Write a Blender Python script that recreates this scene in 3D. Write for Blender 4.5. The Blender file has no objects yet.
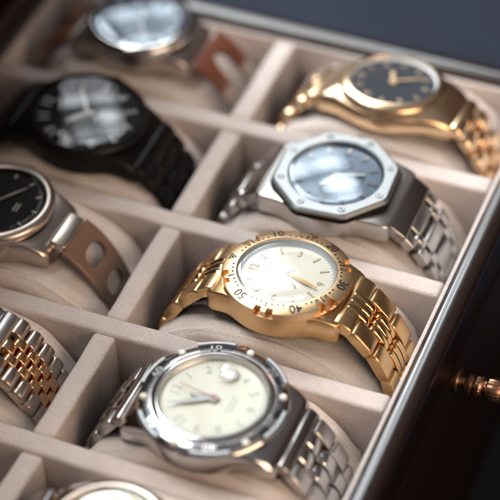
import bpy, bmesh, math, random
from mathutils import Matrix, Vector, noise
random.seed(4)
PI = math.pi
R = math.radians
S = bpy.context.scene
COL = S.collection

# ------------------------------------------------------------------ camera, light, exposure (1 unit = 1 cm)
S.unit_settings.system = 'METRIC'
S.unit_settings.scale_length = 0.01
cam_d = bpy.data.cameras.new('camera')
cam = bpy.data.objects.new('camera', cam_d)
COL.objects.link(cam)
S.camera = cam
CAMR = ((0.92296789, -0.24311683, 0.29836972), (0.3825941, 0.66386736, -0.64257442), (-0.04185726, 0.70723005, 0.70574332))
CAMC = Vector((18.7550527, -35.6010808, 38.6472986))
mw = Matrix(CAMR).to_4x4()
mw.translation = CAMC
cam.matrix_world = mw
cam_d.sensor_width = 36.0
cam_d.lens = 36.0 * 1990.0 / 500.0
cam_d.clip_start = 1.0
cam_d.clip_end = 2000.0
cam_d.dof.use_dof = True
cam_d.dof.focus_distance = 52.4
cam_d.dof.aperture_fstop = 0.070

W = bpy.data.worlds.new('World')
S.world = W
W.use_nodes = True
nt = W.node_tree
bg = nt.nodes['Background']
tc = nt.nodes.new('ShaderNodeTexCoord')
sep = nt.nodes.new('ShaderNodeSeparateXYZ')
nt.links.new(tc.outputs['Generated'], sep.inputs[0])
rmp = nt.nodes.new('ShaderNodeValToRGB')
mr = nt.nodes.new('ShaderNodeMapRange')
mr.inputs[1].default_value = -1
mr.inputs[2].default_value = 1
nt.links.new(sep.outputs['Z'], mr.inputs[0])
nt.links.new(mr.outputs[0], rmp.inputs[0])
e = rmp.color_ramp.elements
e[0].position = 0.35
e[0].color = (0.030, 0.014, 0.008, 1)
e[1].position = 0.95
e[1].color = (0.26, 0.25, 0.26, 1)
e2 = rmp.color_ramp.elements.new(0.62)
e2.color = (0.085, 0.054, 0.042, 1)
nt.links.new(rmp.outputs[0], bg.inputs[0])
bg.inputs[1].default_value = 0.40

def area(name, loc, target, sx, sy, power, color):
    d = bpy.data.lights.new(name, 'AREA')
    d.shape = 'RECTANGLE'
    d.size = sx
    d.size_y = sy
    d.energy = power
    d.color = color
    o = bpy.data.objects.new(name, d)
    COL.objects.link(o)
    o.location = loc
    o.rotation_euler = (Vector(target) - Vector(loc)).to_track_quat('-Z', 'Y').to_euler()
    return o

# a tall window with two rows of panes, behind and to the left of the box, seen in the crystals
WC = Vector((-47, 43, 58))
wz = (Vector((2, 0, 0)) - WC).normalized()
wx = -wz.cross(Vector((0, 0, 1))).normalized()
wy = wz.cross(wx).normalized()
for a, rad in ((-58, 12), (-36, 14), (-14, 13), (8, 8), (30, 5.0)):
    for b, sy in ((20, 26), (-9, 26)):
        nx, ny = (2, 3) if a > 0 else (1, 1)      # the nearer sashes have small panes
        px, py = 20.0 / nx, sy / ny
        for i in range(nx):
            for k in range(ny):
                p = WC + wx * (a - 10 + px * (i + 0.5)) + wy * (b - sy / 2 + py * (k + 0.5))
                gx, gy = (px - 1.4, py - 1.4) if nx > 1 else (px, py)
                v = random.choice((0.35, 0.7, 1.0, 1.3, 1.7)) if nx > 1 else 1.0      # pane brightness varied at random for patchy reflections
                area('window_light', p, p + wz * 10, gx, gy, v * rad * PI * gx * gy, (0.90, 0.96, 1.0))
area('soft_high_light', (-38, 4, 74), (4, 0, 0), 40, 46, 5.0 * PI * 40 * 46, (1.0, 0.98, 0.96))  # soft source added high on the left to brighten the suede
area('warm_lamp_light', (48, -22, 24), (4, 0, 0), 34, 34, 8500, (1.0, 0.74, 0.52))

S.view_settings.view_transform = 'Standard'
S.view_settings.look = 'None'
S.view_settings.exposure = 0.9
S.view_settings.gamma = 1.0
S.cycles.max_bounces = 10
S.cycles.transparent_max_bounces = 12
S.cycles.caustics_reflective = False
S.cycles.caustics_refractive = False
S.cycles.sample_clamp_indirect = 6.0
S.cycles.use_denoising = True

# ------------------------------------------------------------------ materials
def mat(name, color, rough=0.5, metal=0.0, coat=0.0, sheen=0.0, bump=None, mottle=0.0, aniso=None, spec=0.5, roughvar=0.0, mscale=1.4):
    """bump = (scale, strength, detail); aniso = stretch vector for brushed grain"""
    m = bpy.data.materials.new(name)
    m.use_nodes = True
    n = m.node_tree
    b = n.nodes['Principled BSDF']
    b.inputs['Base Color'].default_value = (*color, 1)
    b.inputs['Roughness'].default_value = rough
    b.inputs['Metallic'].default_value = metal
    b.inputs['Coat Weight'].default_value = coat
    b.inputs['Coat Roughness'].default_value = 0.08
    b.inputs['Specular IOR Level'].default_value = spec
    if sheen:
        b.inputs['Sheen Weight'].default_value = sheen
        b.inputs['Sheen Roughness'].default_value = 0.4
        b.inputs['Sheen Tint'].default_value = (1.0, 0.95, 0.9, 1)
    c = n.nodes.new('ShaderNodeTexCoord')
    src = c.outputs['Object']
    if aniso:
        mp = n.nodes.new('ShaderNodeMapping')
        mp.inputs['Scale'].default_value = aniso
        n.links.new(src, mp.inputs[0])
        src2 = mp.outputs[0]
    else:
        src2 = src
    if bump:
        t = n.nodes.new('ShaderNodeTexNoise')
        t.inputs['Scale'].default_value = bump[0]
        t.inputs['Detail'].default_value = bump[2]
        t.inputs['Roughness'].default_value = 0.65
        n.links.new(src2, t.inputs['Vector'])
        bp = n.nodes.new('ShaderNodeBump')
        bp.inputs['Strength'].default_value = bump[1]
        bp.inputs['Distance'].default_value = 0.05
        n.links.new(t.outputs['Fac'], bp.inputs['Height'])
        n.links.new(bp.outputs[0], b.inputs['Normal'])
        if roughvar:
            r_ = n.nodes.new('ShaderNodeMapRange')
            r_.inputs[1].default_value = 0.3
            r_.inputs[2].default_value = 0.7
            r_.inputs[3].default_value = max(0.02, rough - roughvar)
            r_.inputs[4].default_value = rough + roughvar
            n.links.new(t.outputs['Fac'], r_.inputs[0])
            n.links.new(r_.outputs[0], b.inputs['Roughness'])
    if mottle:
        t3 = n.nodes.new('ShaderNodeTexNoise')
        t3.inputs['Scale'].default_value = 17
        t3.inputs['Detail'].default_value = 6
        t3.inputs['Roughness'].default_value = 0.75
        n.links.new(src, t3.inputs['Vector'])
        t2 = n.nodes.new('ShaderNodeTexNoise')
        t2.inputs['Scale'].default_value = mscale
        t2.inputs['Detail'].default_value = 8
        t2.inputs['Roughness'].default_value = 0.7
        n.links.new(src, t2.inputs['Vector'])
        hs = n.nodes.new('ShaderNodeMix')
        hs.data_type = 'RGBA'
        hs.inputs[6].default_value = (*[x * (1 - mottle) for x in color], 1)
        hs.inputs[7].default_value = (*[min(1, x * (1 + mottle)) for x in color], 1)
        ad = n.nodes.new('ShaderNodeMath')
        ad.operation = 'MULTIPLY_ADD'
        ad.inputs[1].default_value = 3.0
        ad.inputs[2].default_value = -1.0
        av = n.nodes.new('ShaderNodeMath')
        av.operation = 'MULTIPLY'
        av.inputs[1].default_value = 1.9
        n.links.new(t2.outputs['Fac'], av.inputs[0])
        n.links.new(t3.outputs['Fac'], ad.inputs[0])
        mm2 = n.nodes.new('ShaderNodeMath')
        mm2.operation = 'MULTIPLY'
        n.links.new(av.outputs[0], mm2.inputs[0])
        n.links.new(ad.outputs[0], mm2.inputs[1])
        n.links.new(mm2.outputs[0], hs.inputs[0])
        n.links.new(hs.outputs[2], b.inputs['Base Color'])
    return m

def crystal_mat(name, k, tint=(1, 1, 1)):
    m = bpy.data.materials.new(name)
    m.use_nodes = True
    n = m.node_tree
    n.nodes.clear()
    out = n.nodes.new('ShaderNodeOutputMaterial')
    mix = n.nodes.new('ShaderNodeMixShader')
    tr = n.nodes.new('ShaderNodeBsdfTransparent')
    gl = n.nodes.new('ShaderNodeBsdfGlossy')
    gl.inputs['Roughness'].default_value = 0.015
    gl.inputs['Color'].default_value = (*tint, 1)
    fr = n.nodes.new('ShaderNodeFresnel')
    fr.inputs['IOR'].default_value = 1.5
    mu = n.nodes.new('ShaderNodeMath')
    mu.operation = 'MULTIPLY'
    mu.inputs[1].default_value = k
    n.links.new(fr.outputs[0], mu.inputs[0])
    n.links.new(mu.outputs[0], mix.inputs[0])
    n.links.new(tr.outputs[0], mix.inputs[1])
    n.links.new(gl.outputs[0], mix.inputs[2])
    n.links.new(mix.outputs[0], out.inputs[0])
    return m

M = {}
M['felt'] = mat('suede_lining', (0.77, 0.665, 0.615), 0.95, sheen=0.35, bump=(17, 1.0, 8), mottle=0.16, spec=0.1)
M['cushion'] = mat('cushion_suede', (0.81, 0.71, 0.645), 0.92, sheen=0.3, bump=(18, 0.8, 8), mottle=0.13, spec=0.1)
M['lacquer'] = mat('dark_lacquer', (0.012, 0.0045, 0.0025), 0.26, coat=0.7, bump=(0.8, 0.03, 2), spec=0.6)
M['lacquer_side'] = mat('dull_lacquer', (0.010, 0.004, 0.0025), 0.35, bump=(0.8, 0.03, 2), spec=0.2)
M['lid_cloth'] = mat('dark_lid_cloth', (0.035, 0.02, 0.014), 0.9, bump=(20, 0.3, 4))
M['table'] = mat('slate_table', (0.0125, 0.0155, 0.0245), 0.85, spec=0.15, bump=(3, 0.3, 6), mottle=0.6, mscale=0.13)
M['gold'] = mat('polished_gold', (0.86, 0.56, 0.27), 0.16, 1.0, bump=(4, 0.02, 3))
M['gold_brushed'] = mat('brushed_gold', (0.80, 0.52, 0.26), 0.27, 1.0, bump=(14, 0.12, 3), aniso=(0.6, 10, 10), roughvar=0.06)
M['gold_satin'] = mat('satin_gold', (0.84, 0.57, 0.32), 0.34, 1.0, bump=(40, 0.05, 2))
M['gold_paint'] = mat('gold_paint', (0.72, 0.54, 0.32), 0.35, 0.2)
M['pale_gold'] = mat('pale_gold_paint', (0.66, 0.52, 0.31), 0.4)
M['rose_print'] = mat('rose_print', (0.48, 0.35, 0.25), 0.5)
M['faded'] = mat('faded_print', (0.50, 0.50, 0.47), 0.5)
M['rehaut'] = mat('pale_inner_ring', (0.66, 0.70, 0.74), 0.35, 0.2)
M['hand_grey'] = mat('grey_hand', (0.40, 0.43, 0.42), 0.4)
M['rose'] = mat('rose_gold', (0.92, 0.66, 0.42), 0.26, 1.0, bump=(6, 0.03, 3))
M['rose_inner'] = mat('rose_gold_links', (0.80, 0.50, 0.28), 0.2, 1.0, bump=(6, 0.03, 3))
M['steel'] = mat('polished_steel', (0.62, 0.60, 0.585), 0.13, 1.0, bump=(5, 0.02, 3))
M['steel_brushed'] = mat('brushed_steel', (0.60, 0.575, 0.555), 0.32, 1.0, bump=(14, 0.12, 3), aniso=(0.6, 10, 10), roughvar=0.07)
M['steel_grained'] = mat('grained_steel', (0.34, 0.35, 0.35), 0.42, 1.0, bump=(14, 0.15, 3), aniso=(0.6, 10, 10), roughvar=0.06)
M['gunmetal'] = mat('gunmetal', (0.40, 0.39, 0.39), 0.22, 1.0, bump=(6, 0.04, 3))
M['black_steel'] = mat('black_steel', (0.10, 0.10, 0.11), 0.3, 1.0, bump=(6, 0.04, 3))
M['steel_dark'] = mat('dark_steel', (0.36, 0.33, 0.31), 0.25, 1.0, bump=(6, 0.04, 3))
M['taupe_metal'] = mat('warm_steel', (0.55, 0.47, 0.41), 0.28, 1.0, bump=(10, 0.06, 3), aniso=(1, 6, 6))
M['black'] = mat('black_metal', (0.005, 0.004, 0.004), 0.34, 0.0, bump=(20, 0.08, 3), spec=0.22)
M['leather'] = mat('sheen_leather', (0.20, 0.115, 0.078), 0.25, bump=(16, 0.3, 5), mottle=0.15)  # warmer tone paints the sheen on the strap's first stretch
M['red_leather'] = mat('red_brown_leather', (0.165, 0.055, 0.028), 0.4, bump=(16, 0.3, 5), mottle=0.15)
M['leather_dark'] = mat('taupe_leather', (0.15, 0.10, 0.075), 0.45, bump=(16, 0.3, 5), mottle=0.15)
M['strap_washed'] = mat('light_washed_leather', (0.36, 0.28, 0.23), 0.5, bump=(16, 0.3, 5), mottle=0.1)  # paler tone paints reflected light on the strap's lower stretch
M['ink'] = mat('dark_print', (0.012, 0.010, 0.008), 0.5)
M['ink_soft'] = mat('grey_print', (0.44, 0.45, 0.40), 0.5)
M['white'] = mat('white_paint', (0.82, 0.82, 0.78), 0.4)
M['lume'] = mat('cream_lume', (0.80, 0.80, 0.70), 0.45)
M['red'] = mat('red_paint', (0.55, 0.10, 0.08), 0.4)
M['dial_white'] = mat('silver_white_dial', (0.87, 0.825, 0.70), 0.42, 0.3, bump=(60, 0.02, 2))
M['dial_cream'] = mat('cream_dial', (0.68, 0.69, 0.58), 0.6, bump=(60, 0.02, 2))
M['dial_slate'] = mat('slate_dial', (0.032, 0.036, 0.044), 0.6, bump=(60, 0.03, 2), spec=0.2)
M['dial_blue'] = mat('blue_grey_dial', (0.24, 0.30, 0.37), 0.3, 0.3, bump=(60, 0.05, 2))
M['dial_black'] = mat('black_dial', (0.008, 0.006, 0.006), 0.6, spec=0.12)
M['dial_navy'] = mat('navy_dial', (0.06, 0.08, 0.13), 0.3, 0.2)
M['dial_gold'] = mat('champagne_dial', (0.66, 0.62, 0.46), 0.4, 0.2)
M['brass'] = mat('dark_brass', (0.46, 0.25, 0.16), 0.30, 1.0, bump=(8, 0.08, 3))
M['glass'] = crystal_mat('crystal', 1.7)
M['glass_soft'] = crystal_mat('crystal_coated', 0.14)
M['glass_dim'] = crystal_mat('crystal_dim', 0.8)
M['glass_strong'] = crystal_mat('crystal_blue', 1.8, (0.82, 0.92, 1.0))

# ------------------------------------------------------------------ mesh helpers
def link_obj(name, bm, mats, parent=None, angle=35, smooth=True):
    me = bpy.data.meshes.new(name)
    bmesh.ops.recalc_face_normals(bm, faces=bm.faces)
    bm.to_mesh(me)
    bm.free()
    if not isinstance(mats, (list, tuple)):
        mats = [mats]
    for m in mats:
        me.materials.append(m)
    if smooth:
        me.shade_smooth()
        me.set_sharp_from_angle(angle=R(angle))
    o = bpy.data.objects.new(name, me)
    COL.objects.link(o)
    if parent:
        o.parent = parent
    return o

def thing(name, label, cat, loc=(0, 0, 0), rot=(0, 0, 0), group=None):
    o = bpy.data.objects.new(name, None)
    o.empty_display_size = 0.5
    COL.objects.link(o)
    o.location = loc
    o.rotation_euler = rot
    o['label'] = label
    o['category'] = cat
    if group:
        o['group'] = group
    return o

def rings(bm, rs, closed=True, cap0=False, cap1=False, mi=0):
    vs = [[bm.verts.new(c) for c in r] for r in rs]
    n = len(rs[0])
    for a, b in zip(vs, vs[1:]):
        for i in range(n if closed else n - 1):
            j = (i + 1) % n
            f = bm.faces.new((a[i], a[j], b[j], b[i]))
            f.material_index = mi
    if cap0:
        bm.faces.new(vs[0][::-1]).material_index = mi
    if cap1:
        bm.faces.new(vs[-1]).material_index = mi
    return vs

def lathe(bm, prof, n=96, cap0=False, cap1=False, mi=0, mod=None):
    """prof: list of (r, z); mod(theta, k, r, z) -> (r, z)"""
    rs = []
    for k, (r, z) in enumerate(prof):
        ring = []
        for i in range(n):
            t = 2 * PI * i / n
            rr, zz = mod(t, k, r, z) if mod else (r, z)
            ring.append((-rr * math.cos(t), rr * math.sin(t), zz))
        rs.append(ring)
    rings(bm, rs, True, cap0, cap1, mi)

def box(bm, c, s, bev=0.0, mtx=None, mi=0, seg=2):
    m = Matrix.LocRotScale(Vector(c), None, Vector(s))
    if mtx:
        m = mtx @ m
    r = bmesh.ops.create_cube(bm, size=1.0, matrix=m)
    fs = set(f for v in r['verts'] for f in v.link_faces)
    if bev:
        es = list(set(ed for v in r['verts'] for ed in v.link_edges))
        rb = bmesh.ops.bevel(bm, geom=es, offset=bev, segments=seg, affect='EDGES', profile=0.5)
        fs = set(rb['faces']) | set(f for f in fs if f.is_valid)
        for v in rb['verts']:
            fs.update(v.link_faces)
    for f in fs:
        f.material_index = mi

def dlink(bm, cx, cy, l, w, h, n=2.6, bev=0.03, mi=0, z0=0.0, seg=10):
    """a link piece: D-shaped section in XZ, extruded along Y with eased ends"""
    sec = [(-l / 2, z0 - h * 0.5)]
    for k in range(seg + 1):
        t = PI - PI * k / seg
        c, s = math.cos(t), math.sin(t)
        x = l / 2 * math.copysign(abs(c) ** (2 / n), c)
        z = z0 - h * 0.1 + h * 0.6 * (abs(s) ** (2 / n))
        sec.append((x, z))
    sec.append((l / 2, z0 - h * 0.5))
    rs = []
    zc = z0
    for yy, sc in ((-w / 2, 1 - 2 * bev / max(h, l)), (-w / 2 + bev * 0.4, 1 - bev / max(h, l) * 0.6), (-w / 2 + bev, 1), (w / 2 - bev, 1), (w / 2 - bev * 0.4, 1 - bev / max(h, l) * 0.6), (w / 2, 1 - 2 * bev / max(h, l))):
        rs.append([(cx + x * sc, cy + yy, zc + (z - zc) * sc) for x, z in sec])
    rings(bm, rs, True, True, True, mi)

def mdir(m):
    t = 2 * PI * m / 60
    return Vector((-math.cos(t), math.sin(t), 0))

def mframe(m, r, z, tilt=0.0):
    """frame at minute m, radius r: local +Y points outward, +X clockwise"""
    o = mdir(m)
    x = Vector((o.y, -o.x, 0))
    y = o * math.cos(tilt) - Vector((0, 0, 1)) * math.sin(tilt)
    zz = x.cross(y)
    mm = Matrix((x, y, zz)).transposed().to_4x4()
    mm.translation = o * r + Vector((0, 0, z))
    return mm

_txt = {}
def text_into(bm, s, size, mtx, ext=0.004, mi=0):
    key = (s,)
    if key not in _txt:
        c = bpy.data.curves.new('text', 'FONT')
        c.body = s
        c.align_x = 'CENTER'
        c.align_y = 'CENTER'
        c.size = 1.0
        c.resolution_u = 3
        c.offset = 0.011
        o = bpy.data.objects.new('text', c)
        COL.objects.link(o)
        dg = bpy.context.evaluated_depsgraph_get()
        me = bpy.data.meshes.new_from_object(o.evaluated_get(dg))
        bpy.data.objects.remove(o)
        bpy.data.curves.remove(c)
        xs = [v.co.x for v in me.vertices]
        ys = [v.co.y for v in me.vertices]
        cx, cy = (min(xs) + max(xs)) / 2, (min(ys) + max(ys)) / 2
        _txt[key] = ([(v.co.x - cx, v.co.y - cy) for v in me.vertices], [tuple(p.vertices) for p in me.polygons])
        bpy.data.meshes.remove(me)
    vs, ps = _txt[key]
    sx, sy = size if isinstance(size, tuple) else (size, size)
    nv = [bm.verts.new(mtx @ Vector((x * sx, y * sy, ext))) for x, y in vs]
    for p in ps:
        try:
            bm.faces.new([nv[i] for i in p]).material_index = mi
        except ValueError:
            pass

def plate(bm, pts, mtx, h, mi=0):
    """a thin flat plate with outline pts (local XY), thickness h"""
    a = [bm.verts.new(mtx @ Vector((x, y, 0))) for x, y in pts]
    b = [bm.verts.new(mtx @ Vector((x, y, h))) for x, y in pts]
    n = len(pts)
    bm.faces.new(b).material_index = mi
    bm.faces.new(a[::-1]).material_index = mi
    for i in range(n):
        j = (i + 1) % n
        bm.faces.new((a[i], a[j], b[j], b[i])).material_index = mi

def disc_pts(r, n=16, cx=0, cy=0):
    return [(cx + r * math.cos(2 * PI * i / n), cy + r * math.sin(2 * PI * i / n)) for i in range(n)]

def catmull(P, per=24):
    out = []
    P = [Vector(p) for p in P]
    Q = [P[0] * 2 - P[1]] + P + [P[-1] * 2 - P[-2]]
    for i in range(1, len(Q) - 2):
        p0, p1, p2, p3 = Q[i - 1:i + 3]
        for k in range(per):
            t = k / per
            out.append(0.5 * ((2 * p1) + (p2 - p0) * t + (2 * p0 - 5 * p1 + 4 * p2 - p3) * t * t + (3 * p1 - p0 - 3 * p2 + p3) * t ** 3))
    out.append(P[-1])
    return out

class Path:
    def __init__(self, pts):
        self.p = catmull([(x, 0, z) for x, z in pts])
        self.s = [0]
        for a, b in zip(self.p, self.p[1:]):
            self.s.append(self.s[-1] + (b - a).length)
        self.len = self.s[-1]
    def at(self, s):
        s = max(0, min(self.len - 1e-4, s))
        for i in range(len(self.s) - 1):
            if self.s[i + 1] >= s:
                f = (s - self.s[i]) / max(1e-9, self.s[i + 1] - self.s[i])
                a, b = self.p[i], self.p[i + 1]
                i0, i1 = max(0, i - 2), min(len(self.p) - 1, i + 3)
                return a.lerp(b, f), (self.p[i1] - self.p[i0]).normalized()
    def frame(self, s, side, sy=1.0):
        p, t = self.at(s)
        n = Vector((-t.z, 0, t.x))
        y = n.cross(t)
        m = Matrix((t, y * sy, n)).transposed().to_4x4()
        m.translation = p
        if side < 0:
            m = Matrix.Rotation(PI, 4, 'Z') @ m
        return m

# ------------------------------------------------------------------ the setting
PITCH = 4.308
ZT = -9.6
bm = bmesh.new()
bmesh.ops.create_grid(bm, x_segments=2, y_segments=2, size=400, matrix=Matrix.Translation((0, 0, ZT)))
o = link_obj('table_surface', bm, M['table'], smooth=False)
o['kind'] = 'structure'
o['label'] = 'dark slate blue table surface under and behind the box'
o['category'] = 'table surface'

# ------------------------------------------------------------------ the box
XI, YB, YF = 8.0, 8.5, -15.4
boxt = thing('watch_box', 'open dark lacquered watch box lined with beige suede, holding all the watches', 'watch box', (0, 0, ZT))
def bz(z):
    return z - ZT

prof = [(-0.02, -0.30), (-0.02, 0.10), (0.00, 0.16), (0.04, 0.215), (0.12, 0.26), (0.22, 0.285), (0.34, 0.288), (0.46, 0.27), (0.57, 0.225), (0.64, 0.165), (0.68, 0.09), (0.69, 0.0), (0.69, -1.30), (0.67, -1.34), (0.67, -1.40), (0.72, -1.43), (0.74, -1.50), (0.74, -9.35), (0.68, -9.5), (0.0, -9.55)]
bm = bmesh.new()
rs = []
for off, z in prof:
    ix, iyb, iyf = XI + off, YB + off, YF - off
    ring = []
    rc = 0.12 + max(0.0, off)
    for cx, cy, a0 in ((XI, YB, 0), (-XI, YB, 90), (-XI, YF, 180), (XI, YF, 270)):
        sx = 1 if cx > 0 else -1
        syy = 1 if cy > 0 else -1
        for k in range(7):
            a = R(a0 + 15 * k)
            ring.append((cx - sx * 0.12 + rc * math.cos(a), cy - syy * 0.12 + rc * math.sin(a), bz(z)))
    rs.append(ring)
rings(bm, rs, True)
for f in bm.faces:
    if f.calc_center_median().z < bz(-0.4):
        f.material_index = 1
link_obj('frame', bm, [M['lacquer'], M['lacquer_side']], boxt, 40)

bm = bmesh.new()
zb = -4.6
t = 0.16
for c, s in (((XI - t / 2, (YB + YF) / 2, (zb - 0.02) / 2), (t, YB - YF, -zb - 0.04)), ((-XI + t / 2, (YB + YF) / 2, (zb - 0.02) / 2), (t, YB - YF, -zb - 0.04)),
             ((0, YB - t / 2, (zb - 0.02) / 2), (2 * XI - 2 * t, t, -zb - 0.05)), ((0, YF + t / 2, (zb - 0.02) / 2), (2 * XI - 2 * t, t, -zb - 0.05)), ((0, (YB + YF) / 2, zb - 0.1), (2 * XI, YB - YF, 0.2))):
    box(bm, (c[0], c[1], bz(c[2])), s, 0.05)
link_obj('lining', bm, M['felt'], boxt)

def felt_slab(sx, sy, sz, nx, ny, seed):
    """suede-covered board: rounded edges, slightly uneven surface"""
    b = bmesh.new()
    box(b, (0, 0, -sz / 2), (sx, sy, sz), 0.12, seg=5)
    long_x = sx > sy
    for k in range(1, (nx if long_x else ny)):
        f = k / (nx if long_x else ny) - 0.5
        bmesh.ops.bisect_plane(b, geom=b.verts[:] + b.edges[:] + b.faces[:], plane_co=(f * sx if long_x else 0, 0 if long_x else f * sy, 0), plane_no=(1, 0, 0) if long_x else (0, 1, 0))
    for v in b.verts:
        q = noise.noise_vector(v.co * 0.9 + Vector((seed * 7.1, seed * 3.3, 0)))
        v.co += Vector((0 if long_x else q.x, q.y if long_x else 0, q.z)) * 0.03
    return b

DT = 0.62
for k in range(-3, 2):
    if k == -3:
        pass
    bm = felt_slab(2 * XI - 0.34, DT, 4.5, 40, 1, k + 5)
    d = link_obj('divider', bm, M['felt'], boxt)
    d.location = (0, k * PITCH, bz(0.0))
for k in range(-3, 3):
    y0 = k * PITCH - PITCH + DT / 2
    y1 = k * PITCH - DT / 2
    if k == 2:
        y1 = YB - 0.17
    bm = felt_slab(DT + 0.02, y1 - y0 - 0.004, 4.5, 1, 14, k + 20)
    d = link_obj('divider', bm, M['felt'], boxt)
    d.location = (0.0, (y0 + y1) / 2, bz(-0.035))

# lid, hinged along the left wall and standing open
lid = bmesh.new()
box(lid, (0, 0, 8.2), (0.5, YB - YF + 1.8, 16.4), 0.12)
for c, s in (((0.55, (YB - YF) / 2 + 0.6, 8.2), (0.62, 0.6, 16.2)), ((0.55, -(YB - YF) / 2 - 0.6, 8.2), (0.62, 0.6, 16.2)), ((0.55, 0, 16.0), (0.62, YB - YF + 0.5, 0.6)), ((0.55, 0, 0.42), (0.62, YB - YF + 0.5, 0.6))):
    box(lid, c, s, 0.08)
lo = link_obj('lid', lid, M['lacquer'], boxt)
lo.location = (-XI - 0.98, (YB + YF) / 2, bz(0.32))
lo.rotation_euler = (0, R(0), 0)
bm = bmesh.new()
box(bm, (0.30, 0, 8.2), (0.12, YB - YF + 0.4, 14.8), 0.03)
link_obj('lid_lining', bm, M['lid_cloth'], lo)

# turned brass knob of the catch on the outer wall
kn = bmesh.new()
kp = [(0.0, 0.0), (0.40, 0.0), (0.44, 0.03), (0.44, 0.10), (0.40, 0.14), (0.20, 0.16), (0.19, 0.30), (0.33, 0.34), (0.37, 0.42), (0.37, 0.50), (0.30, 0.56), (0.31, 0.60), (0.38, 0.66), (0.39, 0.78), (0.34, 0.86), (0.26, 0.90), (0.27, 0.95), (0.40, 1.02), (0.43, 1.14), (0.42, 1.32), (0.36, 1.44), (0.2, 1.52), (0.0, 1.53)]
lathe(kn, [(max(r, 0.001), z) for r, z in kp], 48, mod=lambda t, k, r, z: (r * (1 + (0.03 * math.cos(26 * t) if k > 6 else 0)), z))
ko = link_obj('knob', kn, M['brass'], boxt)
ko.rotation_euler = (0, R(90), 0)
ko.location = (XI + 0.735, -1.40, bz(-1.86))
ko.scale = (0.8, 0.8, 0.9)

# ------------------------------------------------------------------ cushions
def cushion(row, col, label, seed):
    b = bmesh.new()
    nu, nv = 110, 84
    a, h, hb, zc, wy = 3.48, 2.80, 1.9, -2.45, 1.77
    rs = []
    for j in range(nv + 1):
        f = -1 + 2 * j / nv
        f = math.sin(f * PI / 2)
        k = (1 - abs(f) ** 7) ** (1 / 4.0) if abs(f) < 1 else 0
        k = 0.72 + 0.28 * k
        k += 0.014 * math.exp(-((abs(f) - 0.86) / 0.022) ** 2) - 0.012 * math.exp(-((abs(f) - 0.80) / 0.03) ** 2)
        ring = []
        for i in range(nu):
            t_ = 2 * PI * i / nu
            c, s = math.cos(t_), math.sin(t_)
            n = 2.4
            x = a * k * math.copysign(abs(c) ** (2 / n), c)
            z = (h if s > 0 else hb) * k * math.copysign(abs(s) ** (2 / n), s)
            p = Vector((x, f * wy, z))
            q = noise.noise_vector(p * 0.55 + Vector((seed * 5.3, 1.7, seed)))
            q2 = noise.noise_vector(p * 1.7 + Vector((seed * 2.3, 4.7, seed)))
            if z > 0:
                p.z -= 0.20 * math.exp(-(p.y / 1.15) ** 4)
            q3 = noise.noise_vector(Vector((p.x * 0.45, p.y * 2.2, p.z * 2.2)) + Vector((seed * 3.1, 9.7, seed)))
            p += q * 0.12 + q2 * 0.035 + q3 * 0.055
            ring.append((p.x, max(-1.80, min(1.80, p.y)), p.z))
        rs.append(ring)
    rings(b, rs, True, True, True)
    bmesh.ops.translate(b, verts=b.verts, vec=(0, 0, hb))
    o_ = link_obj('watch_cushion', b, M['cushion'], None, 60)
    o_.location = (col * 4.0, (row + 0.5) * PITCH if row < 1 else 6.40, zc - hb)
    o_['label'] = label
    o_['category'] = 'cushion'
    o_['group'] = 'suede cushions in the compartments'
    return o_

cushion(1, 1, 'beige cushion under the gold watch with the dark dial', 1)
cushion(0, 1, 'beige cushion under the silver octagonal watch', 2)
cushion(-1, 1, 'beige cushion under the gold diving watch with the numbered bezel', 3)
cushion(-2, 1, 'beige cushion under the steel watch with the cream dial and raised bezel tabs', 4)
cushion(-3, 1, 'beige cushion under the watch cut off by the bottom edge of the photo', 5)
cushion(1, -1, 'shaded cushion under the silver watch on the red-brown slotted strap', 6)
cushion(0, -1, 'shaded cushion under the all black watch', 7)
cushion(-1, -1, 'tan looking cushion under the dark dial watch on the slotted leather strap', 8)
cushion(-2, -1, 'tan looking cushion under the two-tone steel and rose bracelet', 9)

# ------------------------------------------------------------------ watch building blocks
def case_mesh(bm, Rc, lx, lw0, lw1, z0, z1, rin, droop=0.28, soft=0.10, bev=0.06, n=240, mi=0, power=14, facet=None, zin=None):
    """round case running out into lugs along X; lw0/lw1 half widths at the shoulder and at the lug end"""
    def rho(t):
        c, s = abs(math.cos(t)), abs(math.sin(t))
        r1 = Rc
        if facet:
            r1 = facet(t)
        # trapezoid: |y| <= lw0 + (lw1-lw0)*x/lx , |x| <= lx
        k = (lw1 - lw0) / lx
        d = s - k * c
        r_side = lw0 / d if d > 1e-6 else 1e9
        r_end = lx / c if c > 1e-6 else 1e9
        r2 = (r_side ** -power + r_end ** -power) ** (-1 / power)
        return (r1 ** power + r2 ** power) ** (1 / power)
    lev = [(0.86, z0, 0), (0.97, z0 + 0.05, 0), (1.0, z0 + 0.16, 0), (1.0, z1 - bev, 1), (1 - bev * 0.3, z1 - bev * 0.3, 1), (1 - bev * 0.75, z1, 1)]
    rs = []
    def dr(x, top):
        d = max(0.0, abs(x) - 0.55 * lx)
        return -droop * (d / (0.45 * lx)) ** 1.6 * (1.0 if top else 0.75)
    for sc, z, top in lev:
        ring = []
        for i in range(n):
            t_ = 2 * PI * i / n
            r_ = rho(t_) * sc
            x, y = -r_ * math.cos(t_), r_ * math.sin(t_)
            ring.append((x, y, z + dr(x, top)))
        rs.append(ring)
    for f in (0.5, 1.0):
        ring = []
        for i in range(n):
            t_ = 2 * PI * i / n
            r_ = rho(t_) * (1 - bev * 0.75)
            r_ = r_ + (rin - r_) * f
            x, y = -r_ * math.cos(t_), r_ * math.sin(t_)
            ring.append((x, y, (z1 if zin is None else z1 + (zin - z1) * f) + dr(x, 1)))
        rs.append(ring)
    rings(bm, rs, True, True, False, mi)

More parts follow.
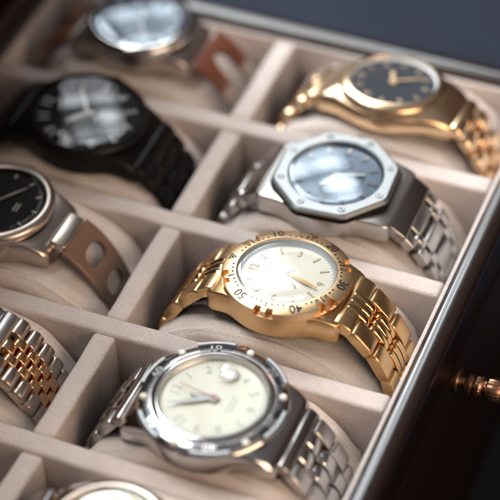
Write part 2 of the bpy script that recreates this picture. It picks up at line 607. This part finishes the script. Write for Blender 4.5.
def crown(root, r, y, z, mat_, m=15, ln=0.32, n=32):
    b = bmesh.new()
    lathe(b, [(r * 0.6, -0.1), (r * 0.6, 0.05), (r * 0.95, 0.06), (r, 0.10), (r, ln - 0.05), (r * 0.9, ln), (0.001, ln + 0.03)], n * 2,
          mod=lambda t_, k, rr, zz: (rr * (1 + 0.05 * math.cos(n / 2 * t_ * 2)) if 1 < k < 5 else rr, zz))
    o_ = link_obj('crown', b, mat_, root)
    d = mdir(m)
    o_.rotation_euler = d.to_track_quat('Z', 'X').to_euler()
    o_.location = d * y + Vector((0, 0, z))
    return o_

def dial_disc(root, r, z, mat_, rehaut=None, ztop=None):
    b = bmesh.new()
    lathe(b, [(0.001, z), (r * 0.5, z), (r, z)], 96)
    d = link_obj('dial', b, mat_, root)
    if rehaut:
        b = bmesh.new()
        lathe(b, [(r - 0.01, z + 0.004), (r + 0.015, z + 0.03), (r + (0.095 if r == 1.225 else 0.05), ztop)], 96)
        link_obj('inner_ring', b, rehaut, root)
    return d

def crystal(root, r, z, dome, mat_, edge=0.03):
    b = bmesh.new()
    pr = [(r, z - edge), (r, z - 0.01), (r - 0.02, z)]
    for k in range(1, 9):
        f = k / 8
        pr.append(((r - 0.02) * (1 - f) + 0.001, z + dome * (1 - (1 - f) ** 2)))
    lathe(b, pr, 96)
    return link_obj('crystal', b, mat_, root, 50)

def hand(root, name, m, l, w, z, mat_, tail=0.15, shape='sword', h=0.02):
    b = bmesh.new()
    if shape == 'sword':
        pts = [(-w * 0.35, -tail), (w * 0.35, -tail), (w * 0.45, 0), (w * 0.5, l * 0.6), (0.15 * w, l), (-0.15 * w, l), (-w * 0.5, l * 0.6), (-w * 0.45, 0)]
    elif shape == 'baton':
        pts = [(-w / 2, -tail), (w / 2, -tail), (w / 2, l), (-w / 2, l)]
    else:
        pts = [(-w / 2, -tail), (w / 2, -tail), (w * 0.2, l), (-w * 0.2, l)]
    fr = mframe(m, 0, z)
    plate(b, pts, fr, h)
    plate(b, disc_pts(max(w * 0.9, 0.05), 20), fr @ Matrix.Translation((0, 0, -0.004)), h + 0.012)
    return link_obj(name, b, mat_, root, 30)

def bracelet(root, side, path, end_fn, link_fns, n, pitch, s0, taper=0.022):
    """end link plus n rows of links; link_fns: (name, mesh-maker, materials, shift in pitches, y offsets)"""
    b = bmesh.new()
    mats = end_fn(b)
    e_ = link_obj('bracelet', b, mats, root)
    fm = path.frame(s0 - pitch * 0.75, side)
    e_.matrix_basis = fm
    inv = fm.inverted()
    for nm, fn, ms, sh, ys in link_fns:
        first = None
        for k in range(n):
            for y in ys:
                if first is None:
                    b = bmesh.new()
                    fn(b)
                    o_ = first = link_obj(nm, b, ms, e_)
                else:
                    o_ = first.copy()
                    COL.objects.link(o_)
                    o_.parent = e_
                f = 1 - taper * k
                o_.matrix_basis = inv @ path.frame(s0 + pitch * (k + sh), side) @ Matrix.Translation((0, y * f, 0)) @ Matrix.Diagonal((1, f, 1, 1))
    return e_

GRP = 'wristwatches laid in the box'
def wthing(label, row, col, tilt=(0, 0), dx=0.0, dy=0.0, dz=0.0, yaw=0.0):
    return thing('wristwatch', label, 'watch', (col * 4.0 + dx, (row + 0.5) * PITCH + dy, 0.15 + dz), (R(tilt[0]), R(tilt[1]), R(yaw)), GRP)

PTS = [(1.45, 0.50), (1.85, 0.40), (2.2, 0.17), (2.70, -0.36), (3.14, -1.12), (3.34, -2.0), (3.36, -2.9)]

# ------------------------------------------------------------------ gold diving watch in focus
w = wthing('gold diving watch with notched numbered bezel and pale silvery dial', -1, 1, (-6, 0), dx=0.17, dy=0.10, dz=0.17)
b = bmesh.new()
case_mesh(b, 1.66, 1.90, 1.36, 1.14, 0.0, 0.74, 1.2, droop=0.24, bev=0.045)
link_obj('case', b, M['gold_brushed'], w)
# raised guards on the case flank
RB = 1.73
def notch(t_):
    m_ = (t_ / (2 * PI) * 60) % 10
    d = abs(m_ - 5)
    return 0.38 < d < 1.45
b = bmesh.new()
pr = [(1.315, 0.86), (1.325, 0.985), (1.345, 1.0), (1.40, 0.995), (RB - 0.05, 0.945), (RB, 0.915), (RB, 0.74), (RB - 0.01, 0.735), (RB - 0.01, 0.70), (RB - 0.05, 0.66), (1.3, 0.66)]
def mod_b(t_, k, r, z):
    m_ = (t_ / (2 * PI) * 60) % 10
    d = abs(m_ - 5)
    cut = notch(t_)
    if cut and k in (4, 5, 6):
        r = r - 0.17
        if k == 4:
            z = 0.965
        if k == 5:
            z = 0.945
    elif d <= 0.38 and k in (4, 5, 6):
        r -= 0.03
    return r, z
lathe(b, pr, 960, mod=mod_b)
bz_ = link_obj('bezel', b, M['gold_satin'], w, 30)
b = bmesh.new()
TL = math.atan(0.05 / 0.28)
def btop(r):
    return 0.995 - (r - 1.40) * 0.05 / 0.28
for m_ in range(60):
    if m_ % 10 == 0:
        if m_:
            nb = bmesh.new()
            text_into(nb, str(m_), (0.35, 0.37), mframe(m_, 1.55, btop(1.55) + 0.004, TL), 0.010)
            link_obj('numeral', nb, M['ink'], bz_, smooth=False)
        else:
            fr = mframe(0, 1.535, btop(1.535) + 0.003, TL)
            ou = [(0, -0.12), (0.135, 0.10), (-0.135, 0.10)]
            inn = [(0, -0.065), (0.085, 0.072), (-0.085, 0.072)]
            vo = [b.verts.new(fr @ Vector((x, y, 0.003))) for x, y in ou]
            vi = [b.verts.new(fr @ Vector((x, y, 0.003))) for x, y in inn]
            for i in range(3):
                b.faces.new((vo[i], vo[(i + 1) % 3], vi[(i + 1) % 3], vi[i]))
            plate(b, disc_pts(0.035, 14, 0, 0.025), fr, 0.006)
    elif m_ % 5 == 0:
        plate(b, [(-0.018, -0.085), (0.018, -0.085), (0.018, 0.09), (-0.018, 0.09)], mframe(m_, 1.475, btop(1.475) + 0.001, TL), 0.008)
    elif abs((m_ % 10) - 5) <= 3:
        plate(b, disc_pts(0.029, 12), mframe(m_, 1.43, btop(1.43) + 0.001, TL), 0.008)
link_obj('bezel_print', b, M['ink'], bz_, smooth=False)
dl = dial_disc(w, 1.225, 0.80, M['dial_white'], M['rehaut'], 0.97)
b = bmesh.new()
for m_ in range(0, 60, 5):
    if m_ % 15:
        plate(b, [(-0.03, -0.13), (0.03, -0.13), (0.025, 0.13), (-0.025, 0.13)], mframe(m_, 1.0, 0.803), 0.012)
    else:
        text_into(b, {0: '12', 15: '3', 30: '6', 45: '9'}[m_], (0.30, 0.32), mframe(m_, 0.95, 0.803), 0.008)
for m_ in range(60):
    plate(b, [(-0.006, -0.025), (0.006, -0.025), (0.006, 0.025), (-0.006, 0.025)], mframe(m_, 1.185, 0.802), 0.003)
link_obj('hour_markers', b, M['pale_gold'], dl, smooth=False)
hand(w, 'hour_hand', 37.7, 0.56, 0.10, 0.845, M['steel'])
hand(w, 'minute_hand', 32.6, 0.98, 0.09, 0.875, M['gold'])
hand(w, 'second_hand', 53, 0.35, 0.02, 0.905, M['steel'], 0.2, 'needle')
crystal(w, 1.318, 0.985, 0.03, M['glass'])
crown(w, 0.24, 1.72, 0.45, M['gold'])

def g_end(b):
    dlink(b, 0, 0, 0.60, 2.0, 0.34, 3.0, 0.05, 0)
    return [M['gold_brushed']]
def g_outer(b):
    dlink(b, 0, 0, 0.83, 0.58, 0.34, 4.2, 0.05, 0)
def g_inner(b):
    dlink(b, 0, 0, 0.84, 0.215, 0.36, 3.0, 0.06, 0)
PG = Path(PTS)
for sd in (1, -1):
    bracelet(w, sd, PG, g_end, [('outer_link', g_outer, [M['gold_brushed']], 0, (-0.70, 0.70)), ('centre_link', g_inner, [M['gold']], -0.55, (-0.265, 0, 0.265))], 4, 0.86, 1.12, 0.04)

# ------------------------------------------------------------------ steel watch, cream dial, raised tabs
w = wthing('steel watch with cream dial, date magnifier and raised bezel tabs', -2, 1, (-2, 0), dx=-0.04, dz=-0.12)
b = bmesh.new()
case_mesh(b, 1.80, 2.16, 1.52, 1.30, 0.0, 0.80, 1.3, droop=0.40, bev=0.11)
link_obj('case', b, M['steel'], w)
b = bmesh.new()
RB = 1.98
pr = [(1.40, 0.86), (1.405, 1.0), (1.43, 1.035), (1.48, 1.03), (1.53, 1.005), (1.565, 0.975), (1.66, 0.964), (1.75, 0.938), (1.83, 0.90), (1.885, 0.86), (1.92, 0.82), (1.93, 0.78), (1.90, 0.76), (1.4, 0.76)]
lathe(b, pr, 240)
bz_ = link_obj('bezel', b, [M['steel']], w, 30)
b = bmesh.new()
lathe(b, [(1.575, 0.972), (1.58, 0.978), (1.66, 0.968), (1.75, 0.942), (1.82, 0.909), (1.83, 0.895)], 200)
link_obj('bezel_inset', b, M['gunmetal'], bz_, 30)
for m_ in range(0, 60, 10):       # six raised tabs along the rim
    b = bmesh.new()
    N = 14
    rs = []
    for i in range(N + 1):
        mm = m_ + 2.5 * (i / N * 2 - 1) + 1.6
        d = mdir(mm)
        sec = [(1.815, 0.88), (1.82, 0.955), (1.84, 0.985), (1.90, 0.982), (1.94, 0.95), (1.95, 0.90), (1.95, 0.80), (1.88, 0.80)]
        rs.append([(d.x * r, d.y * r, z) for r, z in sec])
    rings(b, rs, True, True, True)
    link_obj('bezel_tab', b, M['steel_grained'], bz_, 35)
for m_ in range(0, 60, 10):       # round studs between the tabs
    b = bmesh.new()
    lathe(b, [(0.10, 0.0), (0.10, 0.05), (0.07, 0.09), (0.001, 0.10)], 24)
    o = link_obj('stud', b, M['lume'], bz_)
    o.location = mdir(m_ + 6.6) * 1.75 + Vector((0, 0, 0.925))
b = bmesh.new()
for k, m_ in enumerate(range(0, 60, 10)):
    b = bmesh.new()
    N = 16
    rings(b, [[tuple(mdir(m_ + 1.6 + 2.5 * (i / N * 2 - 1)) * r + Vector((0, 0, z))) for r, z in ((1.60, 0.970), (1.605, 0.982), (1.67, 0.974), (1.75, 0.950), (1.795, 0.929), (1.80, 0.915))] for i in range(N + 1)], False)
    link_obj('numeral_panel', b, M['black_steel'], bz_, 40)
    b = bmesh.new()
    text_into(b, str(m_ or 60), (0.36, 0.27), mframe(m_ + 1.6, 1.69, 0.970, 0.24), 0.012)
    link_obj('numeral', b, M['steel_brushed'], bz_, smooth=False)
dl = dial_disc(w, 1.34, 0.86, M['dial_cream'], M['steel_brushed'], 1.03)
b = bmesh.new()
for m_ in range(0, 60, 5):
    if m_ == 15:
        plate(b, [(-0.20, -0.16), (0.20, -0.16), (0.20, 0.16), (-0.20, 0.16)], mframe(15, 0.93, 0.861), 0.006, 2)
        plate(b, [(-0.17, -0.13), (0.17, -0.13), (0.17, 0.13), (-0.17, 0.13)], mframe(15, 0.93, 0.861), 0.012, 1)
        continue
    text_into(b, str((m_ // 5) or 12), (0.36, 0.36), mframe(m_, 1.03, 0.863), 0.006, 0)
for m_ in range(60):
    plate(b, [(-0.008, -0.03), (0.008, -0.03), (0.008, 0.03), (-0.008, 0.03)], mframe(m_, 1.28, 0.862), 0.003, 0)
for k in range(2):
    plate(b, [(-0.30 + 0.05 * k, -0.02), (0.30 - 0.05 * k, -0.02), (0.30 - 0.05 * k, 0.02), (-0.30 + 0.05 * k, 0.02)], mframe(30, 0.45 + 0.11 * k, 0.862), 0.003, 0)
link_obj('hour_markers', b, [M['ink_soft'], M['white'], M['hand_grey']], dl, smooth=False)
hand(w, 'hour_hand', 59.3, 0.62, 0.16, 0.895, M['hand_grey'])
hand(w, 'minute_hand', 55, 1.02, 0.13, 0.925, M['hand_grey'])
hand(w, 'second_hand', 1.5, 1.0, 0.018, 0.955, M['red'], 0.25, 'needle')
cr = crystal(w, 1.405, 1.035, 0.03, M['glass_soft'])
b = bmesh.new()
lathe(b, [(0.24, 0.0), (0.24, 0.02), (0.21, 0.06), (0.12, 0.09), (0.001, 0.10)], 32)
mo = link_obj('date_magnifier', b, M['glass'], cr)
mo.location = mdir(15) * 0.93 + Vector((0, 0, 1.05))
crown(w, 0.30, 1.80, 0.45, M['steel'])

def s_end(b):
    dlink(b, 0.02, 0, 0.42, 2.1, 0.30, 3.0, 0.05, 0)
    return [M['steel_dark']]
def s_outer(b):
    dlink(b, 0, 0, 0.73, 0.50, 0.30, 3.8, 0.05, 0)
def s_inner(b):
    dlink(b, 0, 0, 0.74, 0.46, 0.42, 2.1, 0.08, 0)
PS = Path([(1.75, 0.42), (2.05, 0.32), (2.35, 0.08), (2.72, -0.40), (3.14, -1.15), (3.32, -2.0), (3.35, -2.9)])
for sd in (1, -1):
    bracelet(w, sd, PS, s_end, [('outer_link', s_outer, [M['steel_brushed']], 0, (-0.80, 0.80)), ('centre_link', s_inner, [M['steel']], -0.3, (-0.27, 0.27))], 4, 0.76, 1.12, 0.04)

# ------------------------------------------------------------------ silver octagonal watch
w = wthing('silver watch with octagonal screwed bezel and blue-grey dial', 0, 1, (-1, 0), dx=-0.02, dz=0.02)
b = bmesh.new()
case_mesh(b, 1.70, 1.98, 1.50, 1.22, 0.0, 0.72, 1.2, droop=0.16, bev=0.05, power=24)
link_obj('case', b, M['steel_brushed'], w, 25)
def octo(r):
    def f(t_):
        a = (t_ + PI / 8 + 0.07) % (PI / 4) - PI / 8
        return r / math.cos(a)
    return f
b = bmesh.new()
lv = [(1.31, 0.78, 0), (1.32, 0.94, 0), (1.35, 0.98, 0), (1.0, 0.98, 1), (1.015, 0.965, 1), (1.05, 0.91, 1), (1.055, 0.89, 1), (1.055, 0.84, 1), (1.0, 0.83, 1)]
fo = octo(1.60)
rs = []
for r_, z, oc in lv:
    rs.append([(-math.cos(t_) * q, math.sin(t_) * q, z) for t_, q in [(2 * PI * i / 320, (min(fo(2 * PI * i / 320), 1.70) * r_ if oc else r_)) for i in range(320)]])
rings(b, rs, True)
bz_ = link_obj('bezel', b, M['steel_grained'], w, 20)
b = bmesh.new()
rs = []
for r_, z in ((0.9, 0.70), (1.06, 0.71), (1.075, 0.73), (1.08, 0.78), (1.07, 0.825), (1.0, 0.835)):
    rs.append([(-math.cos(t_) * q, math.sin(t_) * q, z) for t_, q in [(2 * PI * i / 320, min(fo(2 * PI * i / 320), 1.70) * r_) for i in range(320)]])
rings(b, rs, True)
link_obj('gasket', b, M['black'], w, 20)
for k in range(8):
    b = bmesh.new()
    lathe(b, [(0.105, -0.02), (0.105, 0.003), (0.088, 0.003)], 24, mi=1)
    lathe(b, [(0.088, 0.003), (0.085, 0.012), (0.001, 0.013)], 24)
    box(b, (0, 0, 0.014), (0.16, 0.03, 0.006), mi=1)
    o = link_obj('screw', b, [M['steel_grained'], M['ink']], bz_)
    o.location = mdir(60 * k / 8 + 3.1) * 1.53 + Vector((0, 0, 0.98))
    o.rotation_euler = (0, 0, random.uniform(0, PI))
dl = dial_disc(w, 1.29, 0.82, M['dial_blue'], M['black'], 0.96)
b = bmesh.new()
for m_ in range(0, 60, 5):
    plate(b, [(-0.045, -0.14), (0.045, -0.14), (0.045, 0.14), (-0.045, 0.14)], mframe(m_, 1.06, 0.822), 0.03)
link_obj('hour_markers', b, M['steel_dark'], dl, smooth=False)
for m_, rr in ((15, 0.5), (45, 0.5), (30, 0.5)):
    b = bmesh.new()
    lathe(b, [(0.24, 0), (0.25, 0.012), (0.28, 0.012), (0.29, 0)], 40)
    o = link_obj('subdial_ring', b, M['steel'], dl)
    o.location = mdir(m_) * rr + Vector((0, 0, 0.821))
hand(w, 'hour_hand', 50, 0.55, 0.11, 0.85, M['lume'], 0.15, 'baton')
hand(w, 'minute_hand', 26.7, 0.80, 0.08, 0.88, M['lume'], 0.15, 'baton')
crystal(w, 1.315, 0.965, 0.05, M['glass_strong'])
crown(w, 0.24, 1.72, 0.45, M['steel_dark'])
def o_end(b):
    dlink(b, 0.05, 0, 0.66, 2.15, 0.34, 6.0, 0.04, 0)
    return [M['steel_dark']]  # darker steel paints the dark reflection on the sloping end link
def o_mid(b):
    dlink(b, 0, 0, 0.48, 1.06, 0.30, 5.0, 0.04, 0)
def o_side(b):
    dlink(b, 0, 0, 0.48, 0.34, 0.30, 5.0, 0.04, 0)
def o_stud(b):
    dlink(b, 0, 0, 0.46, 0.26, 0.34, 3.0, 0.05, 0)
for sd in (1, -1):
    bracelet(w, sd, PG, o_end, [('wide_link', o_mid, [M['steel_brushed']], 0, (0,)), ('side_link', o_side, [M['steel_brushed']], 0.0, (-0.88, 0.88)), ('connecting_link', o_stud, [M['steel']], -0.5, (-0.62, 0.62))], 5, 0.66, 1.14, 0.05)

# ------------------------------------------------------------------ rose gold watch, dark dial
w = wthing('rose gold watch with dark slate dial, rounded case and beaded bracelet', 1, 1, (-9, 0), dx=0.10, dy=-0.05, dz=0.02)
b = bmesh.new()
case_mesh(b, 1.54, 2.28, 1.32, 1.00, 0.0, 0.64, 1.34, droop=0.34, bev=0.16, power=7, zin=0.86)
link_obj('case', b, M['rose'], w, 50)
b = bmesh.new()
lathe(b, [(1.31, 0.80), (1.31, 0.90), (1.335, 0.925), (1.40, 0.91), (1.52, 0.83), (1.58, 0.74), (1.58, 0.66)], 128)
bz_ = link_obj('bezel', b, M['rose'], w, 50)
dl = dial_disc(w, 1.25, 0.80, M['dial_slate'], M['white'], 0.90)
b = bmesh.new()
for m_ in range(0, 60, 5):
    text_into(b, str((m_ // 5) or 12), (0.30, 0.30), mframe(m_, 1.0, 0.803), 0.010)
link_obj('hour_markers', b, M['rose_print'], dl, smooth=False)
hand(w, 'hour_hand', 11.6, 0.55, 0.12, 0.83, M['gold_paint'], 0.15, 'baton')
hand(w, 'minute_hand', 25, 0.98, 0.06, 0.86, M['gold_paint'])
crystal(w, 1.312, 0.915, 0.03, M['glass_soft'])
crown(w, 0.25, 1.56, 0.42, M['rose'])
def r_end(b):
    dlink(b, 0.08, 0, 0.55, 1.75, 0.36, 2.1, 0.12, 0)
    return [M['rose']]
def r_outer(b):
    dlink(b, 0, 0, 0.70, 0.62, 0.44, 2.0, 0.17, 0)
def r_inner(b):
    dlink(b, 0, 0, 0.68, 0.58, 0.46, 2.0, 0.17, 0)
for sd in (1, -1):
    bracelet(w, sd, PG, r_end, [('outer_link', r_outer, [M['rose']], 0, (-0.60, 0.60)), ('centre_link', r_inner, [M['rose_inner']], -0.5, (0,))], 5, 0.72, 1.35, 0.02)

# ------------------------------------------------------------------ watch cut off at the bottom edge
w = wthing('steel rimmed pale dial watch cut off by the bottom edge of the photo', -3, 1, (-1, 0), dx=-0.80, dy=-0.30, dz=-0.25)
b = bmesh.new()
case_mesh(b, 1.62, 2.1, 1.3, 1.05, 0.0, 0.72, 1.2, droop=0.35)
link_obj('case', b, M['steel'], w)
b = bmesh.new()
lathe(b, [(1.32, 0.86), (1.325, 0.97), (1.36, 1.0), (1.44, 0.99), (1.58, 0.92), (1.64, 0.82), (1.62, 0.72)], 128)
link_obj('bezel', b, M['taupe_metal'], w, 50)
dl = dial_disc(w, 1.29, 0.86, M['dial_gold'], M['steel'], 0.98)
b = bmesh.new()
for m_ in range(0, 60, 5):
    plate(b, [(-0.04, -0.12), (0.04, -0.12), (0.04, 0.12), (-0.04, 0.12)], mframe(m_, 1.05, 0.862), 0.02)
link_obj('hour_markers', b, M['gold'], dl, smooth=False)
crystal(w, 1.32, 0.98, 0.03, M['glass'])
for sd in (1, -1):
    bracelet(w, sd, PG, s_end, [('outer_link', s_outer, [M['steel_brushed']], 0, (-0.80, 0.80)), ('centre_link', s_inner, [M['gold']], -0.3, (-0.27, 0.27))], 5, 0.60, 1.12, 0.03)

# ------------------------------------------------------------------ all black watch
w = wthing('all black watch with black bracelet and pale numerals', 0, -1, (-1, 6.0), dx=0.22, dz=0.05)
b = bmesh.new()
case_mesh(b, 1.74, 2.15, 1.45, 1.15, 0.0, 0.74, 1.2, droop=0.40, bev=0.1)
link_obj('case', b, M['black'], w)
b = bmesh.new()
lathe(b, [(1.60, 0.84), (1.605, 0.96), (1.625, 0.98), (1.66, 0.97), (1.73, 0.90), (1.77, 0.80), (1.74, 0.72)], 128)
link_obj('bezel', b, M['black'], w, 50)
dl = dial_disc(w, 1.575, 0.84, M['dial_black'], M['black'], 0.95)
b = bmesh.new()
for m_ in range(0, 60, 5):
    text_into(b, str((m_ // 5) or 12), (0.44, 0.44), mframe(m_, 1.26, 0.843), 0.006)
link_obj('hour_markers', b, M['faded'], dl, smooth=False)
hand(w, 'hour_hand', 51, 0.70, 0.14, 0.87, M['white'], 0.15, 'sword')
hand(w, 'minute_hand', 9, 1.1, 0.11, 0.90, M['white'], 0.15, 'sword')
crystal(w, 1.602, 0.965, 0.09, M['glass_dim'])
crown(w, 0.26, 1.74, 0.42, M['black'])
def k_end(b):
    dlink(b, 0, 0, 0.55, 2.2, 0.32, 3.0, 0.06, 0)
    return [M['black']]
def k_mid(b):
    dlink(b, 0, 0, 0.60, 0.92, 0.34, 3.2, 0.06, 0)
def k_side(b):
    dlink(b, 0, 0, 0.60, 0.58, 0.30, 3.2, 0.06, 0)
for sd in (1, -1):
    bracelet(w, sd, PG, k_end, [('centre_link', k_mid, [M['black']], 0, (0,)), ('outer_link', k_side, [M['black']], 0, (-0.78, 0.78))], 5, 0.63, 1.18, 0.02)

# ------------------------------------------------------------------ slotted straps
def slot_strap(root, side, path, w0, w1, s_a, s_b, holes, mats, th=0.16, name='strap'):
    """a strap along the path from s_a to s_b with long rounded holes: holes = [(s centre, half length, half width)];
    mats = [(s limit, material index)]"""
    b = bmesh.new()
    ns, nw = 130, 40
    def half(s):
        return w0 + (w1 - w0) * (s - s_a) / (s_b - s_a)
    par = {}
    for i in range(ns + 1):
        s = s_a + (s_b - s_a) * i / ns
        for j in range(nw + 1):
            par[i, j] = [s, half(s) * (2 * j / nw - 1)]
    def hole(i, j):
        s = s_a + (s_b - s_a) * (i + 0.5) / ns
        y = half(s) * (2 * (j + 0.5) / nw - 1)
        for k_, (sc, hl, hwid) in enumerate(holes):
            if (abs((s - sc) / hl) ** 2.6 + abs(y / hwid) ** 2.6) < 1:
                return k_
        return None
    cut = {(i, j): hole(i, j) for i in range(ns) for j in range(nw)}
    cells = {c for c in cut if cut[c] is None}
    for (i, j), p in par.items():      # snap the rim of each hole onto its curve
        near = [cut.get((i + a, j + b_)) for a in (-1, 0) for b_ in (-1, 0) if (i + a, j + b_) in cut]
        hs_ = [h for h in near if h is not None]
        if hs_ and None in near:
            sc, hl, hwid = holes[hs_[0]]
            F = abs((p[0] - sc) / hl) ** 2.6 + abs(p[1] / hwid) ** 2.6
            k_ = F ** (-1 / 2.6)
            p[0] = sc + (p[0] - sc) * k_
            p[1] *= k_
    top = {}
    bot = {}
    for c, (s, y) in par.items():
        f = path.frame(s, side)
        ease = 0.04 * max(0, (abs(y) / half(s) - 0.85) / 0.15) ** 2
        top[c] = b.verts.new(f @ Vector((0, y, th / 2 - ease)))
        bot[c] = b.verts.new(f @ Vector((0, y, -th / 2)))
    for i, j in cells:
        s = s_a + (s_b - s_a) * (i + 0.5) / ns
        mi = 0
        for lim, k in mats[1]:
            if s > lim:
                mi = k
        q = [(i, j), (i + 1, j), (i + 1, j + 1), (i, j + 1)]
        b.faces.new([top[c] for c in q]).material_index = mi
        b.faces.new([bot[c] for c in q[::-1]]).material_index = mi
        for (d, e0, e1) in (((-1, 0), 0, 3), ((1, 0), 1, 2), ((0, -1), 0, 1), ((0, 1), 3, 2)):
            if (i + d[0], j + d[1]) not in cells:
                a0, a1 = q[e0], q[e1]
                b.faces.new((top[a0], top[a1], bot[a1], bot[a0])).material_index = mi
    bmesh.ops.delete(b, geom=[v for v in b.verts if not v.link_faces], context='VERTS')
    return link_obj(name, b, mats[0], root, 40)

# dark dial watch on slotted strap
w = wthing('warm steel watch with dark dial on a brown strap with long holes', -1, -1, (-2, 0), dx=-0.38, dz=0.12)
b = bmesh.new()
case_mesh(b, 1.62, 2.0, 1.28, 1.05, 0.0, 0.72, 1.2, droop=0.38, bev=0.08)
link_obj('case', b, M['taupe_metal'], w)
b = bmesh.new()
lathe(b, [(1.34, 0.86), (1.345, 0.98), (1.38, 1.0), (1.46, 0.99), (1.56, 0.95), (1.62, 0.86), (1.60, 0.72)], 128)
link_obj('bezel', b, M['taupe_metal'], w, 50)
dl = dial_disc(w, 1.31, 0.86, M['dial_black'], M['dial_black'], 0.98)
b = bmesh.new()
for m_ in range(0, 60, 5):
    plate(b, [(-0.02, -0.08), (0.02, -0.08), (0.02, 0.08), (-0.02, 0.08)], mframe(m_, 1.15, 0.862), 0.01)
for k in range(2):
    plate(b, [(-0.16, -0.015), (0.16, -0.015), (0.16, 0.015), (-0.16, 0.015)], mframe(30, 0.55 + 0.1 * k, 0.862), 0.003)
link_obj('hour_markers', b, M['ink_soft'], dl, smooth=False)
hand(w, 'hour_hand', 48, 0.6, 0.08, 0.885, M['taupe_metal'])
hand(w, 'minute_hand', 21, 0.95, 0.06, 0.915, M['taupe_metal'])
crystal(w, 1.342, 0.985, 0.03, M['glass_soft'])
crown(w, 0.22, 1.62, 0.42, M['taupe_metal'])
PL = Path([(1.5, 0.48), (1.9, 0.46), (2.3, 0.33), (2.78, -0.03), (3.27, -0.72), (3.60, -1.6), (3.66, -2.6)])
b = bmesh.new()
dlink(b, 0, 0, 0.50, 1.25, 0.26, 4.0, 0.04)
o = link_obj('strap_bar', b, M['taupe_metal'], w)
o.matrix_basis = PL.frame(0.60, 1)
for sd in (1, -1):
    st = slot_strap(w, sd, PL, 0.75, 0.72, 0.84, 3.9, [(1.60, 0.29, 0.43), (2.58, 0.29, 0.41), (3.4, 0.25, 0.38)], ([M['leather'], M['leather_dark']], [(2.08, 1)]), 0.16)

# silver watch on tan slotted strap at the back
w = wthing('silver watch with pale reflecting glass on a red-brown strap with a long slot', 1, -1, (-3, 0), dx=0.02, dz=0.05)
b = bmesh.new()
case_mesh(b, 1.60, 1.95, 1.25, 1.0, 0.0, 0.72, 1.2, droop=0.32, bev=0.08)
link_obj('case', b, M['taupe_metal'], w)
b = bmesh.new()
lathe(b, [(1.41, 0.86), (1.415, 1.0), (1.44, 1.03), (1.51, 1.02), (1.58, 0.98), (1.65, 0.88), (1.64, 0.72)], 128)
link_obj('bezel', b, M['steel'], w, 50)
dl = dial_disc(w, 1.37, 0.86, M['dial_navy'], M['steel_dark'], 1.0)
b = bmesh.new()
for m_ in range(0, 60, 5):
    plate(b, [(-0.04, -0.14), (0.04, -0.14), (0.04, 0.14), (-0.04, 0.14)], mframe(m_, 1.08, 0.862), 0.02)
link_obj('hour_markers', b, M['white'], dl, smooth=False)
hand(w, 'hour_hand', 12, 0.6, 0.10, 0.885, M['white'])
hand(w, 'minute_hand', 40, 0.95, 0.08, 0.915, M['white'])
crystal(w, 1.412, 1.0, 0.06, M['glass_strong'])
crown(w, 0.22, 1.62, 0.42, M['steel'])
for sd in (1, -1):
    slot_strap(w, sd, PL, 0.98, 0.86, 0.62, 3.9, [(1.75, 0.82, 0.42), (3.2, 0.4, 0.34)], ([M['red_leather'], M['strap_washed']], [(1.80, 1)]), 0.17)

# two-tone watch at the left edge: only its bracelet enters the frame
w = wthing('two-tone watch at the left edge showing its steel and rose gold bracelet', -2, -1, (0, 0), dx=-0.30, dz=0.18)
b = bmesh.new()
case_mesh(b, 1.60, 2.0, 1.28, 1.05, 0.0, 0.74, 1.2, droop=0.38, bev=0.08)
link_obj('case', b, M['steel'], w)
b = bmesh.new()
lathe(b, [(1.28, 0.86), (1.285, 0.98), (1.32, 1.0), (1.44, 0.97), (1.58, 0.86), (1.60, 0.74)], 240, mod=lambda t_, k, r, z: (r * (1 + (0.012 * math.cos(80 * t_) if k in (3, 4) else 0)), z))
link_obj('bezel', b, M['rose_inner'], w, 50)
dl = dial_disc(w, 1.25, 0.86, M['dial_gold'], M['steel'], 0.98)
hand(w, 'hour_hand', 50, 0.6, 0.09, 0.885, M['gold'])
hand(w, 'minute_hand', 10, 0.95, 0.07, 0.915, M['gold'])
crystal(w, 1.282, 0.985, 0.03, M['glass'])
crown(w, 0.22, 1.60, 0.42, M['steel'])
def j_end(b):
    dlink(b, 0, 0, 0.5, 1.85, 0.34, 2.4, 0.05, 0)
    return [M['steel_brushed']]
def j_outer(b):
    dlink(b, 0, 0, 0.465, 0.54, 0.36, 2.3, 0.03, 0)
def j_inner(b):
    dlink(b, 0, 0, 0.44, 0.285, 0.32, 2.8, 0.025, 0, 0.0, 14)
PJ = Path([(1.5, 0.52), (1.9, 0.50), (2.3, 0.32), (2.8, -0.12), (3.25, -0.85), (3.5, -1.7), (3.55, -2.7)])
for sd in (1, -1):
    bracelet(w, sd, PJ, j_end, [('steel_link', j_outer, [M['taupe_metal']], 0, (-0.68, 0.68)), ('gold_link', j_inner, [M['rose_inner']], 0.5, (-0.285, 0.285)), ('gold_link', j_inner, [M['rose_inner']], 0.0, (0,))], 7, 0.48, 0.98, 0.012)  # brown tint of the steel links paints their warm reflections
